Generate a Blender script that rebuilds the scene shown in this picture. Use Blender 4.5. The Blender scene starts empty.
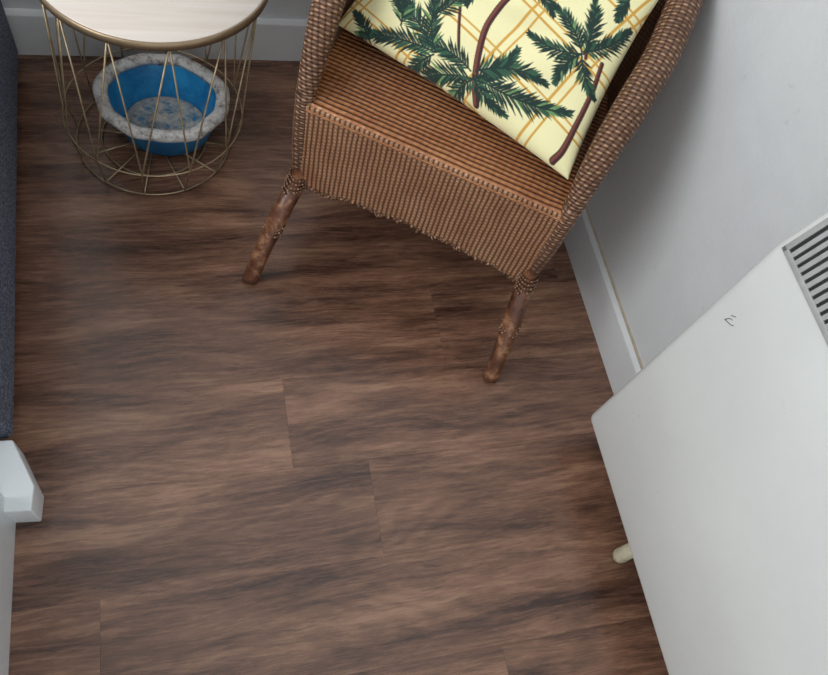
import bpy, math, random
import numpy as np
from mathutils import Vector, Matrix
random.seed(4); np.random.seed(4)
sc = bpy.context.scene
sc.view_settings.view_transform = 'Standard'
COL = sc.collection

# ------------------------------------------------------------------ helpers
def srgb(r, g, b):
    f = lambda c: (c/255/12.92) if c/255 <= .04045 else ((c/255+.055)/1.055)**2.4
    return (f(r), f(g), f(b), 1)

class NT:
    def __init__(s, name):
        s.m = bpy.data.materials.new(name); s.m.use_nodes = True
        s.t = s.m.node_tree; s.b = s.t.nodes['Principled BSDF']
    def n(s, typ, **kw):
        x = s.t.nodes.new(typ)
        for k, v in kw.items(): setattr(x, k, v)
        return x
    def l(s, a, b): s.t.links.new(a, b)
    def math(s, op, a, b=None, c=None):
        x = s.n('ShaderNodeMath', operation=op)
        for i, v in enumerate((a, b, c)):
            if v is None: continue
            if isinstance(v, (int, float)): x.inputs[i].default_value = v
            else: s.l(v, x.inputs[i])
        return x.outputs[0]
    def ramp(s, fac, stops):
        x = s.n('ShaderNodeValToRGB'); e = x.color_ramp.elements
        while len(e) < len(stops): e.new(.5)
        for i, (p, c) in enumerate(stops): e[i].position = p; e[i].color = c
        s.l(fac, x.inputs[0]); return x.outputs[0]
    def noise(s, vec, scale, detail=3, rough=.5, dist=0, mapscale=None, typ='FLOAT'):
        if mapscale:
            mp = s.n('ShaderNodeMapping'); mp.inputs['Scale'].default_value = mapscale
            s.l(vec, mp.inputs[0]); vec = mp.outputs[0]
        x = s.n('ShaderNodeTexNoise'); x.inputs['Scale'].default_value = scale
        x.inputs['Detail'].default_value = detail; x.inputs['Roughness'].default_value = rough
        x.inputs['Distortion'].default_value = dist
        s.l(vec, x.inputs['Vector']); return x.outputs['Fac']
    def mix(s, fac, a, b, blend='MIX'):
        x = s.n('ShaderNodeMix', data_type='RGBA', blend_type=blend)
        for sock, v in ((x.inputs[0], fac), (x.inputs[6], a), (x.inputs[7], b)):
            if isinstance(v, (int, float)): sock.default_value = v
            elif isinstance(v, tuple): sock.default_value = v
            else: s.l(v, sock)
        return x.outputs[2]
    def bump(s, h, dist, strength=1.0):
        x = s.n('ShaderNodeBump'); x.inputs['Distance'].default_value = dist
        x.inputs['Strength'].default_value = strength
        s.l(h, x.inputs['Height']); s.l(x.outputs[0], s.b.inputs['Normal'])
    def col(s, c):
        if isinstance(c, tuple): s.b.inputs['Base Color'].default_value = c
        else: s.l(c, s.b.inputs['Base Color'])
    def obj(s): return s.n('ShaderNodeTexCoord').outputs['Object']
    def uv(s): return s.n('ShaderNodeTexCoord').outputs['UV']
    def rough(s, r):
        if isinstance(r, (int, float)): s.b.inputs['Roughness'].default_value = r
        else: s.l(r, s.b.inputs['Roughness'])

def painted(name, c1, c2, rough=.5, scale=4, bump=.0004):
    m = NT(name); o = m.obj()
    f = m.noise(o, scale, 5, .6)
    m.col(m.ramp(f, [(.3, c1), (.7, c2)])); m.rough(rough)
    m.bump(m.noise(o, 120, 3), bump)
    return m.m

def weave(name, a, b, dark, mid, light, ribs=.5, rough=.42, bump=.003, patch=None):
    m = NT(name); uv = m.uv()
    sp = m.n('ShaderNodeSeparateXYZ')
    wob = m.n('ShaderNodeTexNoise'); wob.inputs['Scale'].default_value = 18
    m.l(uv, wob.inputs['Vector'])
    ad = m.n('ShaderNodeVectorMath', operation='MULTIPLY_ADD')
    m.l(wob.outputs['Color'], ad.inputs[0]); ad.inputs[1].default_value = (a*.5, b*.9, 0); m.l(uv, ad.inputs[2])
    m.l(ad.outputs[0], sp.inputs[0])
    xs = m.math('DIVIDE', sp.outputs[0], a); ys = m.math('DIVIDE', sp.outputs[1], b)
    j = m.math('FLOOR', ys)
    prof = m.math('ABSOLUTE', m.math('SINE', m.math('MULTIPLY', ys, math.pi)))
    over = m.math('MULTIPLY_ADD', m.math('SINE', m.math('MULTIPLY', m.math('ADD', xs, j), math.pi)), .5, .5)
    rib = m.math('POWER', m.math('ABSOLUTE', m.math('SINE', m.math('MULTIPLY', xs, math.pi))), .6)
    wv = m.math('MULTIPLY', prof, m.math('MULTIPLY_ADD', over, .7, .3))
    h = m.math('ADD', m.math('MULTIPLY', rib, ribs), m.math('MULTIPLY', wv, 1-ribs))
    c = m.ramp(h, [(.1, dark), (.55, mid), (.97, light)])
    big = m.ramp(m.noise(m.obj(), 11, 6, .7), [(.38, (0, 0, 0, 1)), (.66, (1, 1, 1, 1))])
    c = m.mix(m.math('MULTIPLY', big, .8), c, m.mix(1.0, c, patch or (.48, .38, .32, 1), 'MULTIPLY'))
    m.col(c); m.rough(rough); m.bump(h, bump)
    return m.m

def plain(name, c, rough=.5, metal=0, bump=0, scale=60):
    m = NT(name); o = m.obj()
    f = m.noise(o, scale, 3)
    dk = tuple(x*.82 for x in c[:3])+(1,)
    m.col(m.ramp(f, [(.3, dk), (.7, c)])); m.rough(rough); m.b.inputs['Metallic'].default_value = metal
    if bump: m.bump(f, bump)
    return m.m

def group(name, loc):
    e = bpy.data.objects.new(name, None); e.location = loc; e.empty_display_size = .1
    COL.objects.link(e); return e

def mesh_obj(name, verts, faces, mat, parent=None, smooth=True, uvs=None, sharp=None):
    me = bpy.data.meshes.new(name); me.from_pydata([tuple(map(float, v)) for v in verts], [], faces)
    if uvs is not None:
        ul = me.uv_layers.new(name='UVMap')
        li = np.zeros(len(me.loops), dtype=np.int32); me.loops.foreach_get('vertex_index', li)
        U = np.array(uvs, dtype=np.float32)
        if len(U) == len(verts) : ul.data.foreach_set('uv', U[li].ravel())
        else: ul.data.foreach_set('uv', U.ravel())
    me.polygons.foreach_set('use_smooth', [smooth]*len(me.polygons))
    me.materials.append(mat); me.update()
    o = bpy.data.objects.new(name, me); COL.objects.link(o)
    if parent is not None:
        o.parent = parent; o.matrix_parent_inverse = Matrix.Translation(-Vector(parent.location))
    return o

def bev(o, w, seg=4):
    m = o.modifiers.new('bev', 'BEVEL'); m.width = w; m.segments = seg; m.limit_method = 'ANGLE'
    return o

def box(name, lo, hi, mat, parent=None, bevel=0, smooth=False, M=None):
    x0, y0, z0 = lo; x1, y1, z1 = hi
    v = [Vector(p) for p in ((x0,y0,z0),(x1,y0,z0),(x1,y1,z0),(x0,y1,z0),(x0,y0,z1),(x1,y0,z1),(x1,y1,z1),(x0,y1,z1))]
    if M is not None: v = [M @ p for p in v]
    f = [(0,3,2,1),(4,5,6,7),(0,1,5,4),(1,2,6,5),(2,3,7,6),(3,0,4,7)]
    o = mesh_obj(name, v, f, mat, parent, smooth or bevel > 0)
    if bevel: bev(o, bevel)
    return o

def prism(name, poly, axis, t0, t1, mat, parent=None, bevel=0):
    n = len(poly); V = []
    for t in (t0, t1):
        for a, b in poly:
            V.append((a, b, t) if axis == 'z' else (a, t, b) if axis == 'y' else (t, a, b))
    F = [tuple(range(n)), tuple(range(2*n-1, n-1, -1))] + [(i, i+n, (i+1) % n+n, (i+1) % n) for i in range(n)]
    o = mesh_obj(name, V, F, mat, parent, bevel > 0)
    import bmesh
    bm = bmesh.new(); bm.from_mesh(o.data); bmesh.ops.recalc_face_normals(bm, faces=bm.faces); bm.to_mesh(o.data); bm.free()
    if bevel: bev(o, bevel)
    return o

def smooth_path(P, sub=8, closed=False):
    P = [Vector(p) for p in P]; n = len(P); out = []
    rng = n if closed else n-1
    for i in range(rng):
        p0 = P[(i-1) % n] if closed or i > 0 else P[0]*2-P[1]
        p1 = P[i]; p2 = P[(i+1) % n]
        p3 = P[(i+2) % n] if closed or i < n-2 else P[-1]*2-P[-2]
        for k in range(sub):
            t = k/sub
            out.append(.5*((2*p1)+(-p0+p2)*t+(2*p0-5*p1+4*p2-p3)*t*t+(-p0+3*p1-3*p2+p3)*t**3))
    if not closed: out.append(P[-1])
    return out

def tube_data(P, r, seg=10, closed=False):
    P = [Vector(p) for p in P]; n = len(P)
    R = r if hasattr(r, '__len__') else [r]*n
    V = []; UV = []; F = []
    t = (P[1]-P[0]).normalized(); nn = t.orthogonal().normalized(); L = 0
    for i in range(n):
        if closed: tt = (P[(i+1) % n]-P[i-1]).normalized()
        else: tt = (P[min(i+1, n-1)]-P[max(i-1, 0)]).normalized()
        nn = (nn-tt*nn.dot(tt)).normalized(); bb = tt.cross(nn)
        if i: L += (P[i]-P[i-1]).length
        for k in range(seg):
            a = 2*math.pi*k/seg
            V.append(P[i]+(nn*math.cos(a)+bb*math.sin(a))*R[i]); UV.append((a*R[i], L))
    m = n if closed else n-1
    for i in range(m):
        for k in range(seg):
            a = i*seg+k; b = i*seg+(k+1) % seg; i2 = (i+1) % n
            F.append((a, b, i2*seg+(k+1) % seg, i2*seg+k))
    if not closed:
        F.append(tuple(range(seg-1, -1, -1))); F.append(tuple((n-1)*seg+k for k in range(seg)))
    return V, F, UV

def tube(name, P, r, mat, parent=None, seg=10, closed=False):
    V, F, UV = tube_data(P, r, seg, closed)
    return mesh_obj(name, V, F, mat, parent, True, UV)

def multi_tube(name, paths, r, mat, parent, seg=6):
    V = []; F = []
    for P, cl in paths:
        v, f, _ = tube_data(P, r, seg, cl); o = len(V)
        V += v; F += [tuple(i+o for i in q) for q in f]
    return mesh_obj(name, V, F, mat, parent)

def grid(name, G, mat, parent=None, uvs=None, flip=False):
    G = np.asarray(G, float); a, b = G.shape[:2]
    F = []
    for i in range(a-1):
        for j in range(b-1):
            q = (i*b+j, i*b+j+1, (i+1)*b+j+1, (i+1)*b+j)
            F.append(q[::-1] if flip else q)
    U = None if uvs is None else np.asarray(uvs).reshape(-1, 2)
    return mesh_obj(name, G.reshape(-1, 3), F, mat, parent, True, U)

def lathe(name, prof, c, mat, parent, seg=64, sx=1, sy=1, rot=0, caps=True):
    V = []; F = []
    for r, z in prof:
        for k in range(seg):
            a = 2*math.pi*k/seg; x = r*sx*math.cos(a); y = r*sy*math.sin(a)
            V.append((c[0]+x*math.cos(rot)-y*math.sin(rot), c[1]+x*math.sin(rot)+y*math.cos(rot), c[2]+z))
    for i in range(len(prof)-1):
        for k in range(seg):
            F.append((i*seg+k, i*seg+(k+1) % seg, (i+1)*seg+(k+1) % seg, (i+1)*seg+k))
    if caps:
        F.append(tuple(range(seg-1, -1, -1)))
        F.append(tuple((len(prof)-1)*seg+k for k in range(seg)))
    return mesh_obj(name, V, F, mat, parent)

# ------------------------------------------------------------------ camera
H = 1.4
right = Vector((.9637, -.182, .197)).normalized()
fwd = Vector((.2581, .4297, -.8656)).normalized()
up = right.cross(fwd).normalized(); right = fwd.cross(up).normalized()
cam = bpy.data.cameras.new('camera'); co = bpy.data.objects.new('camera', cam); COL.objects.link(co)
cam.sensor_width = 36; cam.lens = 36*741.7/828; cam.clip_start = .02
M = Matrix((( right.x, up.x, -fwd.x, 0), (right.y, up.y, -fwd.y, 0), (right.z, up.z, -fwd.z, H), (0, 0, 0, 1)))
co.matrix_world = M
sc.camera = co

# ------------------------------------------------------------------ room
XW = .858; YB = 1.535
fm = NT('walnut_laminate'); uv = fm.uv()
wn = fm.n('ShaderNodeTexNoise'); wn.inputs['Scale'].default_value = 1; wn.inputs['Detail'].default_value = 2
mp = fm.n('ShaderNodeMapping'); mp.inputs['Scale'].default_value = (2.6, 7, 1); fm.l(uv, mp.inputs[0]); fm.l(mp.outputs[0], wn.inputs['Vector'])
wa = fm.n('ShaderNodeVectorMath', operation='MULTIPLY_ADD'); fm.l(wn.outputs['Color'], wa.inputs[0]); wa.inputs[1].default_value = (.10, .055, 0); fm.l(uv, wa.inputs[2])
wuv = wa.outputs[0]
n1 = fm.noise(wuv, 1.0, 4, .55, .3, (2.4, 16, 1))
n2 = fm.noise(wuv, 1.0, 5, .75, .2, (8, 100, 1))
n3 = fm.noise(uv, 1.0, 3, .75, 0, (34, 330, 1))
nr = fm.noise(wuv, 1.0, 1, .4, .2, (1.3, 7, 1))
ring_ = fm.math('SINE', fm.math('MULTIPLY', nr, 120))
mixv = fm.math('ADD', fm.math('MULTIPLY', n1, .46), fm.math('ADD', fm.math('MULTIPLY', n2, .32), fm.math('MULTIPLY', n3, .22)))
mixv = fm.math('MULTIPLY_ADD', ring_, .014, mixv)
c = fm.ramp(mixv, [(.38, srgb(60, 40, 33)), (.44, srgb(94, 66, 53)), (.52, srgb(126, 91, 72)), (.62, srgb(162, 124, 100))])
ks = fm.noise(wuv, 1.0, 3, .5, .5, (1.7, 10, 5))
kf = fm.ramp(ks, [(.54, (0, 0, 0, 1)), (.64, (1, 1, 1, 1))])
c = fm.mix(fm.math('MULTIPLY', kf, .62), c, fm.mix(1.0, c, (.54, .50, .49, 1), 'MULTIPLY'))
# short dark pores / knots
ps = fm.noise(wuv, 1.0, 3, .6, 0, (14, 110, 1))
pf = fm.ramp(ps, [(.64, (0, 0, 0, 1)), (.70, (1, 1, 1, 1))])
c = fm.mix(fm.math('MULTIPLY', pf, .5), c, srgb(52, 34, 28))
at = fm.n('ShaderNodeAttribute', attribute_name='tone')
c = fm.mix(at.outputs['Fac'], c, fm.mix(1.0, c, (.8, .77, .76, 1), 'MULTIPLY'))
eg = fm.n('ShaderNodeUVMap', uv_map='edge'); sp = fm.n('ShaderNodeSeparateXYZ'); fm.l(eg.outputs[0], sp.inputs[0])
e = fm.math('MINIMUM', sp.outputs[0], sp.outputs[1])
seam = fm.math('SUBTRACT', 1.0, fm.math('MINIMUM', fm.math('DIVIDE', e, .0009), 1.0))
c = fm.mix(fm.math('MULTIPLY', seam, .3), c, srgb(46, 32, 27))
fm.col(c); fm.rough(fm.math('MULTIPLY_ADD', n2, .2, .17))
fm.bump(fm.math('SUBTRACT', fm.math('MULTIPLY', n3, .2), fm.math('MULTIPLY', seam, .5)), .0005)
fm.b.inputs['Specular IOR Level'].default_value = .6
V = []; F = []; UV = []; EU = []; tone = []
pw = .189; plen = 1.215
seams = {3: .477, 2: .126, 1: .274, 0: -.221}
for row in range(-9, 9):
    y0 = .056+row*pw; y1 = y0+pw
    if y0 > YB: continue
    y1 = min(y1, YB+.02)
    sx = seams.get(row, random.uniform(0, plen))
    k0 = sx-plen*3
    for k in range(6):
        a = k0+k*plen; b = a+plen
        if b < -2.2 or a > XW: continue
        a = max(a, -2.2); b = min(b, XW+.02)
        xs = [a, a+.004, b-.004, b]; ys = [y0, y0+.004, y1-.004, y1]
        ex = [0, .004, .004, 0]
        ox = random.uniform(0, 40); oy = random.uniform(0, 40); tn = random.random()
        for i in range(3):
            for j in range(3):
                o = len(V)
                for (ii, jj) in ((i, j), (i+1, j), (i+1, j+1), (i, j+1)):
                    V.append((xs[ii], ys[jj], 0)); UV.append((xs[ii]+ox, ys[jj]+oy)); EU.append((ex[ii], ex[jj])); tone.append(tn)
                F.append((o, o+1, o+2, o+3))
fl = mesh_obj('floor', V, F, fm.m, None, False, UV)
ul = fl.data.uv_layers.new(name='edge'); ul.data.foreach_set('uv', np.array(EU, np.float32).ravel())
ta = fl.data.attributes.new('tone', 'FLOAT', 'POINT'); ta.data.foreach_set('value', np.array(tone, np.float32)*.6)
fl.data.uv_layers.active_index = 0

wm = NT('wall_paint'); o = wm.obj()
f1 = wm.noise(o, 1.6, 5, .65, .4); f2 = wm.noise(o, 26, 5, .75)
c = wm.ramp(f1, [(.3, srgb(203, 205, 206)), (.7, srgb(220, 222, 222))])
spots = wm.ramp(f2, [(.64, (0, 0, 0, 1)), (.72, (1, 1, 1, 1))])
c = wm.mix(wm.math('MULTIPLY', spots, .3), c, srgb(150, 148, 145))
wm.col(c); wm.rough(.55); wm.bump(wm.noise(o, 90, 4), .0006)
box('wall_right', (XW, -1.65, 0), (XW+.1, YB+.1, 2.4), wm.m)
box('wall_back', (-2.2, YB, 0), (XW, YB+.1, 2.4), wm.m)
trim = painted('trim_paint', srgb(206, 208, 209), srgb(222, 223, 223), .35)
prism('baseboard_right', [(XW, 0), (XW-.014, 0), (XW-.014, .112), (XW-.006, .122), (XW, .122)], 'y', -1.65, YB-.014, trim, None, .002)
prism('baseboard_back', [(YB, 0), (YB-.014, 0), (YB-.014, .112), (YB-.006, .122), (YB, .122)], 'x', -2.2, XW, trim, None, .002)
caulk = plain('caulk_beige', srgb(186, 172, 154), .6)
box('trim_1', (XW-.006, -1.65, .1215), (XW, YB-.014, .1245), caulk)

# ------------------------------------------------------------------ heater
hp = group('panel_heater', (.77, .0, .1))
hm = NT('heater_enamel'); o = hm.obj()
f = hm.noise(o, 3, 5, .6); f2 = hm.noise(o, 30, 5, .8)
c = hm.ramp(f, [(.3, srgb(208, 210, 208)), (.7, srgb(219, 221, 218))])
c = hm.mix(hm.math('MULTIPLY', hm.ramp(f2, [(.68, (0, 0, 0, 1)), (.72, (1, 1, 1, 1))]), .5), c, srgb(150, 145, 140))
hm.col(c); hm.rough(.38)
grm = plain('grille_metal', srgb(176, 177, 174), .35, .2)
blk = plain('grille_dark', srgb(28, 28, 30), .6)
HX = .713; HY = .442; HYe = -.75; HZ = .712
prism('heater_body', [(HX, .096), (HX, HZ), (HX+.045, HZ+.145), (HX+.07, HZ+.165), (.838, HZ+.165), (.838, .096)], 'y', HYe, HY, hm.m, hp, .02)
sd = Vector((.045, 0, .145)).normalized(); nrm = Vector((-.145, 0, .045)).normalized()
B0 = Vector((HX, 0, HZ))
Mg = Matrix(((sd.x, 0, nrm.x, B0.x), (0, 1, 0, 0), (sd.z, 0, nrm.z, B0.z), (0, 0, 0, 1)))
g0, g1 = .006, .13; ya, yb = -.55, .427
box('grille_recess', (g0, ya, -.001), (g1, yb, .0012), blk, hp, M=Mg)
for i, (p, q) in enumerate((((g0, yb-.008), (g1, yb)), ((g0, ya), (g1, ya+.008)), ((g0, ya), (g0+.008, yb)), ((g1-.008, ya), (g1, yb)))):
    box('grille_frame_%d' % (i+1), (p[0], p[1], 0), (q[0], q[1], .004), grm, hp, .001, M=Mg)
V = []; F = []
y = yb-.017
while y > ya+.01:
    s0, s1 = g0+.006, g1-.006
    v = [Mg @ Vector(p) for p in ((s0, y-.0032, .0), (s1, y-.0032, .0), (s1, y+.0032, .0), (s0, y+.0032, .0), (s0, y-.0032, .0035), (s1, y-.0032, .0035), (s1, y+.0032, .0035), (s0, y+.0032, .0035))]
    o = len(V); V += v
    F += [tuple(i+o for i in q) for q in ((0, 3, 2, 1), (4, 5, 6, 7), (0, 1, 5, 4), (1, 2, 6, 5), (2, 3, 7, 6), (3, 0, 4, 7))]
    y -= .0115
mesh_obj('grille_louvres', V, F, grm, hp, False)
peg = plain('peg_cream', srgb(206, 198, 170), .5)
for i, yy in enumerate((.175, -.55)):
    for j, xx in enumerate((.742, .812)):
        lathe('foot_%d' % (i*2+j+1), [(.010, 0), (.0145, .004), (.0155, .015), (.0145, .03), (.0145, .105)], (xx, yy, 0), peg, hp, 24)
scm = plain('scuff_grey', srgb(120, 116, 112), .6)
def hpt(y, z): return Vector((HX-.0001, y, z))
dy, dz = .068, .066
sc_paths = [([hpt(.335+dy, .505+dz), hpt(.331+dy, .515+dz), hpt(.326+dy, .519+dz)], False), ([hpt(.333+dy, .52+dz), hpt(.326+dy, .528+dz)], False), ([hpt(.322+dy, .512+dz), hpt(.318+dy, .517+dz)], False),
            ([hpt(.335+dy, .505+dz), hpt(.322+dy, .512+dz)], False)]
multi_tube('scuff_marks', sc_paths, .0007, scm, hp, 5)

# ------------------------------------------------------------------ sofa (left)
sm = NT('sofa_fabric'); o = sm.obj()
wv = sm.n('ShaderNodeTexVoronoi'); wv.inputs['Scale'].default_value = 190; sm.l(o, wv.inputs['Vector'])
c = sm.ramp(wv.outputs['Distance'], [(.1, srgb(160, 166, 182)), (.6, srgb(64, 70, 86))])
c = sm.mix(sm.math('MULTIPLY', sm.noise(o, 90, 4, .7), .6), c, srgb(104, 112, 130))
sm.col(c); sm.rough(.9); sm.bump(wv.outputs['Distance'], .003)
sp_ = group('sofa', (-.8, 1.0, 0))
Ms = Matrix.Translation((-.354, .522, 0)) @ Matrix.Rotation(math.radians(2.0), 4, 'Z')
box('sofa_base', (-.85, .01, .04), (0, .965, .30), sm.m, sp_, .015, M=Ms)
box('sofa_seat_cushion', (-.70, .03, .30), (.004, .945, .46), sm.m, sp_, .045, M=Ms)
box('sofa_backrest', (-.88, .0, .30), (-.68, .965, .82), sm.m, sp_, .05, M=Ms)
ft = plain('sofa_foot_black', srgb(30, 28, 28), .5)
for i, (x, y) in enumerate(((-.05, .06), (-.8, .06), (-.05, .9), (-.8, .9))):
    box('sofa_leg_%d' % (i+1), (x-.02, y-.02, 0), (x+.02, y+.02, .045), ft, sp_, .003, M=Ms)

# ------------------------------------------------------------------ white shelf unit (left lower)
wp = painted('white_gloss', srgb(226, 231, 234), srgb(236, 240, 242), .35)
sh = group('white_shelf_unit', (-.6, .2, 0))
prism('corner_foot', [(-.355, .394), (-.316, .391), (-.313, .434), (-.350, .520), (-.42, .523), (-.42, .394)], 'z', 0, .075, wp, sh, .003)
box('side_panel', (-.381, -.25, 0), (-.357, .42, .80), wp, sh, .002)
box('side_panel_left', (-.95, -.25, 0), (-.926, .42, .80), wp, sh, .002)
for i, z in enumerate((.05, .30, .55, .80)):
    box('shelf_%d' % (i+1), (-.926 if z < .8 else -.955, -.25, z), (-.380 if z < .8 else -.355, .42, z+.022), wp, sh, .002)

# ------------------------------------------------------------------ side table with wire base
TC = Vector((-.102, 1.262, 0)); TT = Vector((-.060, 1.284, 0)); TH = .45
tp = group('wire_side_table', TC)
gold = NT('brass_wire'); o = gold.obj()
gold.col(gold.ramp(gold.noise(o, 40, 3), [(.3, srgb(150, 130, 100)), (.7, srgb(190, 172, 140))])); gold.rough(.4); gold.b.inputs['Metallic'].default_value = .7
tw = NT('table_birch'); o = tw.obj()
f = tw.noise(o, 1, 5, .6, .4, (3, 50, 3))
tw.col(tw.ramp(f, [(.3, srgb(204, 192, 180)), (.7, srgb(219, 210, 201))])); tw.rough(.3)
rim = plain('rim_bronze', srgb(156, 134, 106), .3, .5)
RT = .216
lathe('table_top', [(RT-.006, 0), (RT-.003, .001), (RT-.003, .0155), (RT-.005, .017)], TT+Vector((0, 0, TH-.017)), tw.m, tp, 96)
lathe('table_rim', [(RT-.003, 0), (RT, 0), (RT, .0165), (RT-.003, .0165), (RT-.003, 0)], TT+Vector((0, 0, TH-.018)), rim, tp, 96, caps=False)
def cen(z): return TC.lerp(TT, min(1, z/(TH-.02)))
def ring(r, z, n=72): return [(cen(z)+Vector((r*math.cos(2*math.pi*k/n), r*math.sin(2*math.pi*k/n), z))) for k in range(n)]
paths = [(ring(.200, TH-.021), True), (ring(.168, .006), True), (ring(.115, .006), True), (ring(.19, .09), True)]
N = 12
def pt(r, z, k): a = 2*math.pi*k/N+.1; return cen(z)+Vector((r*math.cos(a), r*math.sin(a), z))
for k in range(N):
    T = TH-.021
    paths.append(([pt(.200, T, k), pt(.19, .09, k+.5), pt(.168, .006, k+.5)], False))
    paths.append(([pt(.200, T, k), pt(.19, .09, k-.5), pt(.168, .006, k-.5)], False))
    paths.append(([pt(.168, .006, k+.5), pt(.0, .006, k+.5)], False))
multi_tube('wire_frame', paths, .0019, gold.m, tp)

# ------------------------------------------------------------------ blue basin
BC = Vector((-.074, 1.289, .009))
bp = group('blue_basin', BC)
blue = NT('blue_plastic'); o = blue.obj()
c = blue.ramp(blue.noise(o, 14, 5, .7), [(.35, srgb(20, 104, 160)), (.65, srgb(48, 148, 204))])
blue.col(c); blue.rough(.35)
spk = NT('speckled_plaster'); o = spk.obj()
vf = spk.noise(o, 55, 6, .75)
spk.col(spk.ramp(vf, [(.36, srgb(110, 104, 100)), (.44, srgb(172, 168, 164)), (.56, srgb(214, 212, 210)), (.7, srgb(150, 150, 150))])); spk.rough(.7); spk.bump(vf, .003)
bt = NT('basin_floor_stain'); o = bt.obj()
vf = bt.noise(o, 38, 6, .75)
bt.col(bt.ramp(vf, [(.38, srgb(46, 122, 164)), (.47, srgb(158, 164, 162)), (.62, srgb(214, 202, 188))])); bt.rough(.6)
q = dict(seg=72, sx=1.0, sy=.88, rot=-.25)
lathe('basin_shell', [(.095, 0), (.1, .002), (.128, .085), (.130, .094), (.130, .099), (.122, .099), (.116, .09), (.092, .016), (.086, .008)], BC, blue.m, bp, **q)
V0 = [(.142, .086), (.146, .092), (.146, .101), (.138, .107), (.124, .107), (.116, .101), (.115, .092), (.126, .094), (.136, .092), (.142, .086)]
ro = lathe('basin_rim', V0, BC, spk.m, bp, caps=False, **q)
for v in ro.data.vertices:
    d = Vector((v.co.x-BC.x, v.co.y-BC.y, 0)); a = math.atan2(d.y, d.x)
    s = 1+.012*math.sin(5*a+1)+.010*math.sin(11*a)
    v.co.x = BC.x+d.x*s; v.co.y = BC.y+d.y*s; v.co.z += .002*math.sin(7*a)
lathe('basin_inner_floor', [(.091, .0155), (.088, .0175), (.06, .016), (.03, .015)], BC, bt.m, bp, **q)

# ------------------------------------------------------------------ wicker armchair
O = Vector((.184, .974, 0)); E = Vector((.8537, -.5208, 0)); Bk = Vector((.5208, .8537, 0)); W = .511
def L2W(u, v, z): return O+E*u+Bk*v+Vector((0, 0, z))
ch = group('wicker_armchair', L2W(W/2, .22, 0))
D, Mi, Lt = srgb(44, 28, 20), srgb(120, 84, 60), srgb(188, 150, 120)
wk_skirt = weave('wicker_skirt', .0095, .0046, srgb(56, 33, 21), srgb(140, 96, 66), srgb(200, 158, 124), ribs=.62, bump=.005, patch=(.68, .54, .45, 1))
wk_seat = weave('wicker_seat', .0105, .014, srgb(60, 33, 18), srgb(142, 90, 54), srgb(188, 130, 84), ribs=.8, rough=.24, bump=.0045, patch=(.60, .46, .36, 1))
wk_arm = weave('wicker_arm', .010, .0042, D, Mi, Lt, ribs=.45, bump=.004)
wk_rim = weave('wicker_braid', .012, .0065, D, Mi, Lt, ribs=.35, bump=.005)
cane = NT('cane_pole'); o = cane.obj(); f = cane.noise(o, 26, 6, .75)
cane.col(cane.ramp(f, [(.32, srgb(52, 30, 22)), (.5, srgb(104, 64, 44)), (.68, srgb(176, 132, 98))])); cane.rough(.32); cane.bump(f, .0015)
ZS = .42; ZB = .205
half_base = [(0, 0), (-.012, .08), (-.018, .19), (-.004, .32), (.05, .42), (.15, .475), (W/2, .49)]
half_top = [(0, 0, ZS+.005), (.000, .022, .485), (-.004, .062, .54), (-.014, .125, .59), (-.026, .225, .645), (-.015, .36, .705), (.06, .475, .78), (.16, .54, .855), (W/2, .555, .885)]
def mir(P): return [(W-p[0],)+tuple(p[1:]) for p in P[::-1]][1:]
TP = smooth_path([L2W(*p) for p in half_top+mir(half_top)], 8)
nT = len(TP)
BP = smooth_path([L2W(p[0], p[1], 0) for p in half_base+mir(half_base)], 24)
def arc(P):
    d = [0]
    for i in range(1, len(P)): d.append(d[-1]+(P[i]-P[i-1]).length)
    return np.array(d)
aB = arc(BP); tf = arc([Vector((p.x, p.y, 0)) for p in TP]); tf = tf/tf[-1]
bx = np.interp(tf*aB[-1], aB, [p.x for p in BP]); by = np.interp(tf*aB[-1], aB, [p.y for p in BP])
rows = 26; G = []; U = []
for i in range(nT):
    col_ = []; uc = []
    T = TP[i]; b = Vector((bx[i], by[i], 0))
    zt = T.z
    for k in range(rows):
        z = ZB+(zt-ZB)*k/(rows-1)
        s = max(0, (z-ZS)/max(zt-ZS, 1e-4)) if zt > ZS+.02 else (z-ZB)/(zt-ZB)
        w = s**1.4
        x = b.x*(1-w)+T.x*w; y = b.y*(1-w)+T.y*w
        col_.append((x, y, z)); uc.append((tf[i]*aB[-1], z))
    G.append(col_); U.append(uc)
shell = grid('arm_back_shell', G, wk_arm, ch, U)
so = shell.modifiers.new('s', 'SOLIDIFY'); so.thickness = .014; so.offset = 0
rim_pts = [L2W(.004, .0, ZB+.01), L2W(.0, -.004, .32)]+TP+[L2W(W, -.004, .32), L2W(W-.004, 0, ZB+.01)]
rr = [.015, .016]+[.017+.012*min(1, max(0, (p.z-ZS)/.16)) for p in TP]+[.016, .015]
rp = smooth_path(rim_pts, 3); rr2 = np.interp(np.linspace(0, 1, len(rp)), np.linspace(0, 1, len(rr)), rr)
tube('rolled_rim', rp, list(rr2), wk_rim, ch, 20)
nu, nv = 60, 24; G = []; U = []
def zlow(t): return ZB-.012+.032*math.sin(math.pi*t)**.8+.003*math.sin(t*31)
for i in range(nu):
    t = i/(nu-1); zl = zlow(t)
    G.append([L2W(W*t, -.010, zl+(ZS-zl)*k/(nv-1)) for k in range(nv)])
    U.append([(W*t, zl+(ZS-zl)*k/(nv-1)) for k in range(nv)])
sk = grid('front_skirt', G, wk_skirt, ch, U)
so = sk.modifiers.new('s', 'SOLIDIFY'); so.thickness = .010; so.offset = 0
lp = []
for i in range(120):
    t = i/119
    lp.append(L2W(W*t, -.011+.003*math.sin(i*2.1), zlow(t)+.003*math.sin(i*1.7)+random.uniform(-.0015, .0015)))
tube('lower_braid', lp, .0055, wk_rim, ch, 8)
ends = []
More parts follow.
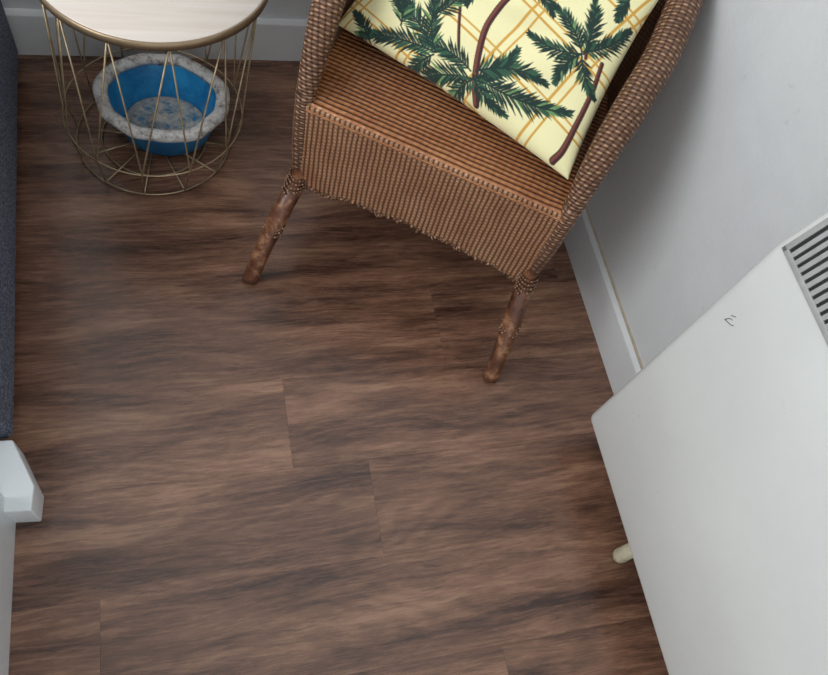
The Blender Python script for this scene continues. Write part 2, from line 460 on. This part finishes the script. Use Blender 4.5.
for i in range(16):
    t = random.uniform(.08, .97); z = zlow(t)
    a = L2W(W*t, -.013, z); b_ = a+E*random.uniform(-.008, .012)-Bk*random.uniform(0, .006)-Vector((0, 0, random.uniform(.004, .009)))
    ends.append(([a, a.lerp(b_, .5)-Bk*.002, b_], False))
multi_tube('frayed_ends', ends, .0014, wk_rim, ch, 5)
G = []; U = []
vs = list(np.linspace(.0, .47, 40))
prof = [(-.013, -.02), (-.016, -.010), (-.013, -.002), (-.006, .003)]+[(v, .005-.004*math.sin(math.pi*v/.47)) for v in vs[1:]]
hb = smooth_path([(p[0], p[1], 0) for p in half_base], 10)
hv = [p.y for p in hb]; hu = [p.x for p in hb]
L = 0; pv = prof[0]
for (v, dz_) in prof:
    L += math.hypot(v-pv[0], dz_-pv[1]); pv = (v, dz_)
    ul_ = float(np.interp(max(v, 0), hv, hu)); n = 40
    G.append([L2W(ul_+(W-2*ul_)*k/(n-1), v, ZS+dz_) for k in range(n)])
    U.append([(L, ul_+(W-2*ul_)*k/(n-1)) for k in range(n)])
grid('seat', G, wk_seat, ch, U, flip=True)
def leg(name, P, r, mat=cane.m):
    sp2 = smooth_path(P, 8); tube(name, sp2, list(np.interp(np.linspace(0, 1, len(sp2)), np.linspace(0, 1, len(r)), r)), mat, ch, 16)
FL = Vector((.081, .862, .0)); FR = Vector((.567, .582, .0))
for nm, F0, u in (('front_leg_left', FL, .006), ('front_leg_right', FR, W-.006)):
    top = L2W(u, .0, .40); k1 = L2W(u, -.002, .23)
    m1 = k1.lerp(F0, .38); m1.z = .15
    m2 = k1.lerp(F0, .75); m2.z = .07
    leg(nm, [top, k1, m1, m2, F0+Vector((0, 0, .002))], [.013, .0175, .0195, .0175, .0165])
    for bi, (t0, t1) in enumerate(((.0, .42), (1.25, 1.5))):
        hel = []
        for i in range(60):
            t = t0+(t1-t0)*i/59; c0 = k1.lerp(m1, t) if t <= 1 else m1.lerp(m2, t-1)
            a = t*2*math.pi*11
            hel.append(c0+Vector((math.cos(a)*.0195, math.sin(a)*.0195, 0)))
        tube('%s_binding_%d' % (nm, bi+1), hel, .0022, wk_rim, ch, 6)
leg('rear_leg_left', [L2W(.05, .41, .42), L2W(.045, .42, .2), L2W(.04, .44, .001)], [.015, .015, .014])
leg('rear_leg_right', [L2W(W-.05, .41, .42), L2W(W-.05, .415, .2), L2W(W-.05, .42, .001)], [.015, .015, .014])

# ------------------------------------------------------------------ cushion with palm print
Lc = Vector((.258, 1.122, .456)); Bc = Vector((.614, .752, .458)); Rc = Vector((.785, .985, .72)); Tc = Vector((.47, 1.335, .70))
n = 440
img = np.empty((n, n, 3)); base = np.array(srgb(236, 229, 178)[:3]); img[:] = base
src = [(329, 31), (564, 189), (690, -40), (461, -171)]; dst = [(0, 0), (1, 0), (1, 1), (0, 1)]
A = []; bb = []
for (x, y), (u, v) in zip(src, dst):
    A.append([x, y, 1, 0, 0, 0, -u*x, -u*y]); bb.append(u)
    A.append([0, 0, 0, x, y, 1, -v*x, -v*y]); bb.append(v)
hh = np.linalg.solve(np.array(A, float), np.array(bb, float))
def h2(p):
    x, y = p; w = hh[6]*x+hh[7]*y+1
    return ((hh[0]*x+hh[1]*y+hh[2])/w, (hh[3]*x+hh[4]*y+hh[5])/w)
gy, gx = np.mgrid[0:n, 0:n]; gx = gx/(n-1); gy = gy/(n-1)
def seg(p, q, w0, w1, col):
    (x0, y0), (x1, y1) = p, q; w = max(w0, w1)+.004
    i0 = max(0, int((min(x0, x1)-w)*(n-1))); i1 = min(n, int((max(x0, x1)+w)*(n-1))+2)
    j0 = max(0, int((min(y0, y1)-w)*(n-1))); j1 = min(n, int((max(y0, y1)+w)*(n-1))+2)
    if i1 <= i0 or j1 <= j0: return
    X = gx[j0:j1, i0:i1]; Y = gy[j0:j1, i0:i1]
    dx, dy = x1-x0, y1-y0; L2 = dx*dx+dy*dy+1e-12
    t = np.clip(((X-x0)*dx+(Y-y0)*dy)/L2, 0, 1)
    d = np.hypot(X-x0-t*dx, Y-y0-t*dy); wd = w0+(w1-w0)*t
    a = np.clip((wd-d)/.0022+.5, 0, 1)[..., None]
    img[j0:j1, i0:i1] = img[j0:j1, i0:i1]*(1-a)+np.array(col)*a
gold_l = srgb(208, 158, 66)[:3]
for k in range(-4, 8):
    c0 = k*.26
    for off, cc, w in ((0, gold_l, .005), (.034, gold_l, .004)):
        seg((c0+off, 0), (c0+off+.25, 1), w, w, cc)
        seg((0, c0+off+.10), (1, c0+off-.12), w, w, cc)
def poly(P, w0, w1, col):
    P = smooth_path([(p[0], p[1], 0) for p in P], 8); m = len(P)-1
    for i in range(m):
        a = w0+(w1-w0)*i/m; b = w0+(w1-w0)*(i+1)/m
        seg(h2(P[i][:2]), h2(P[i+1][:2]), a, b, col)
G1, G2, G3 = srgb(20, 48, 42)[:3], srgb(44, 84, 62)[:3], srgb(104, 140, 88)[:3]
TR1, TR2 = srgb(66, 30, 34)[:3], srgb(118, 66, 52)[:3]
def frond(p0, p1, bend, ln, cols=(G1, G2), w=.0054):
    p0 = np.array(p0, float); p1 = np.array(p1, float); d = p1-p0; L = np.hypot(*d); nn = np.array([-d[1], d[0]])/L
    cnt = max(10, int(L/3.4)); S = []
    for i in range(cnt+1):
        t = i/cnt; S.append(p0+d*t+nn*bend*4*t*(1-t))
    for i in range(1, cnt+1):
        t = i/cnt; tg = S[i]-S[i-1]; tg = tg/np.hypot(*tg); nr = np.array([-tg[1], tg[0]])
        l = ln*(.5+.75*math.sin(math.pi*min(1, t*.8+.15)))*(1-.4*t)
        for s in (-1, 1):
            ang = 50-24*t+random.uniform(-6, 6); a = math.radians(ang)
            e_ = S[i]+(tg*math.cos(a)+nr*s*math.sin(a))*l*random.uniform(.8, 1.15)
            mid = (S[i]+e_)/2+tg*l*.05
            r_ = random.random(); cc = cols[0] if r_ < .68 else cols[1] if r_ < .95 else G3
            seg(h2(S[i]), h2(mid), w*.6, w, cc); seg(h2(mid), h2(e_), w, .0006, cc)
    for i in range(cnt): seg(h2(S[i]), h2(S[i+1]), .004, .003, cols[0])
def trunk(P, w0, w1):
    poly(P, w0, w1, TR1); poly([(x-1.2, y-.5) for x, y in P], w0*.4, w1*.4, TR2)
trunk([(540, -10), (512, 12), (492, 34), (480, 62), (472, 92), (469, 118)], .012, .013)
trunk([(470, -60), (466, -20), (462, 20), (458, 60)], .006, .006)
trunk([(612, 70), (600, 100), (580, 134), (562, 160), (548, 172)], .008, .013)
trunk([(600, -40), (606, 0), (600, 40), (594, 66)], .006, .006)
for a in [
 ((470, 88), (572, 122), 8, 22), ((472, 92), (520, 62), 6, 17), ((468, 92), (398, 96), 6, 20), ((470, 92), (428, 130), 4, 15),
 ((474, 84), (548, 94), -8, 19), ((468, 84), (424, 56), 5, 18), ((470, 90), (500, 128), 4, 14),
 ((430, 62), (384, -6), 5, 21), ((432, 66), (352, 44), 5, 19), ((432, 64), (440, 4), -5, 18), ((430, 68), (392, 92), 3, 14), ((362, 52), (350, 20), 2, 13),
 ((398, 36), (402, -30), 4, 17), ((436, 24), (480, -20), 6, 17),
 ((590, 62), (536, 44), -6, 17), ((592, 62), (604, 8), 4, 16), ((590, 64), (602, 104), 3, 15), ((590, 62), (560, 92), 4, 15), ((592, 60), (640, 36), 5, 16), ((590, 60), (562, 14), 4, 15),
 ((520, -20), (560, 24), -5, 16), ((512, -20), (470, 14), 5, 15), ((524, -24), (590, -14), 5, 17), ((430, -60), (400, -90), 5, 17), ((430, -60), (480, -90), 5, 18),
 ((430, -60), (440, -120), 5, 17), ((560, -90), (520, -120), 5, 17), ((560, -90), (610, -110), 5, 17), ((560, -90), (590, -60), 5, 16), ((640, 4), (656, -26), 2, 13), ((640, 4), (628, 26), 2, 12), ((620, -50), (660, -40), 2, 14)]:
    frond(*a)
ca = NT('palm_print_fabric'); at = ca.n('ShaderNodeAttribute', attribute_name='print')
ca.col(at.outputs['Color']); ca.rough(.85); ca.bump(ca.noise(ca.obj(), 500, 2), .0006)
ca.b.inputs['Sheen Weight'].default_value = .1
us = np.linspace(0, 1, n); UU, VV = np.meshgrid(us, us)
L_, B_, R_, T_ = [np.array(p) for p in (Lc, Bc, Rc, Tc)]
def surf(UU, VV, side):
    k = .030
    u2 = UU+k*4*VV*(1-VV)*(1-2*UU); v2 = VV+k*4*UU*(1-UU)*(1-2*VV)*.7
    P = ((1-u2)*(1-v2))[..., None]*L_+(u2*(1-v2))[..., None]*B_+(u2*v2)[..., None]*R_+((1-u2)*v2)[..., None]*T_
    N_ = np.cross(B_-L_, T_-L_); N_ = N_/np.linalg.norm(N_)
    if N_[2] < 0: N_ = -N_
    m_ = np.clip(16*UU*(1-UU)*VV*(1-VV), 0, 1)
    th = .062*m_**.42
    wr = .004*np.sin(9*UU+5*np.sin(7*VV))*np.sin(6*VV+2)+.003*np.sin(23*UU-11*VV)
    wr = wr+.005*np.sin(46*UU+3*np.sin(5*UU))*np.exp(-VV*9)+.005*np.sin(44*VV)*np.exp(-(1-UU)*9)
    return P+(side*(th+wr*m_**.6))[..., None]*N_
Pf = surf(UU, VV, 1).reshape(-1, 3)
idx = np.arange(n*n).reshape(n, n)
q1 = np.stack([idx[:-1, :-1], idx[:-1, 1:], idx[1:, 1:], idx[1:, :-1]], -1).reshape(-1, 4)
nb = 60; ub = np.linspace(0, 1, nb); UB, VB = np.meshgrid(ub, ub)
Pb = surf(UB, VB, -1).reshape(-1, 3); idb = np.arange(nb*nb).reshape(nb, nb)+n*n
q2 = np.stack([idb[:-1, :-1], idb[1:, :-1], idb[1:, 1:], idb[:-1, 1:]], -1).reshape(-1, 4)
cu = mesh_obj('palm_print_cushion', np.vstack([Pf, Pb]), np.vstack([q1, q2]).tolist(), ca.m)
ai = cu.data.color_attributes.new('print', 'FLOAT_COLOR', 'POINT')
back = img[np.clip((VB*(n-1)).astype(int), 0, n-1), np.clip((UB*(n-1)).astype(int), 0, n-1)].reshape(-1, 3)
allc = np.ones((n*n+nb*nb, 4), np.float32); allc[:n*n, :3] = img.reshape(-1, 3); allc[n*n:, :3] = back
ai.data.foreach_set('color', allc.ravel())

# ------------------------------------------------------------------ light
w = bpy.data.worlds.new('world'); sc.world = w; w.use_nodes = True
bg = w.node_tree.nodes['Background']; bg.inputs[0].default_value = (.93, .975, 1, 1); bg.inputs[1].default_value = 1.02
def area(name, loc, tgt, size, power, col):
    l = bpy.data.lights.new(name, 'AREA'); l.shape = 'RECTANGLE'; l.size = size[0]; l.size_y = size[1]; l.energy = power; l.color = col
    o = bpy.data.objects.new(name, l); o.location = loc
    o.rotation_euler = (Vector(tgt)-Vector(loc)).to_track_quat('-Z', 'Y').to_euler(); COL.objects.link(o)
area('window_light', (-2.0, .3, 2.1), (.4, .8, .2), (1.6, 1.3), 42, (.98, .99, 1))
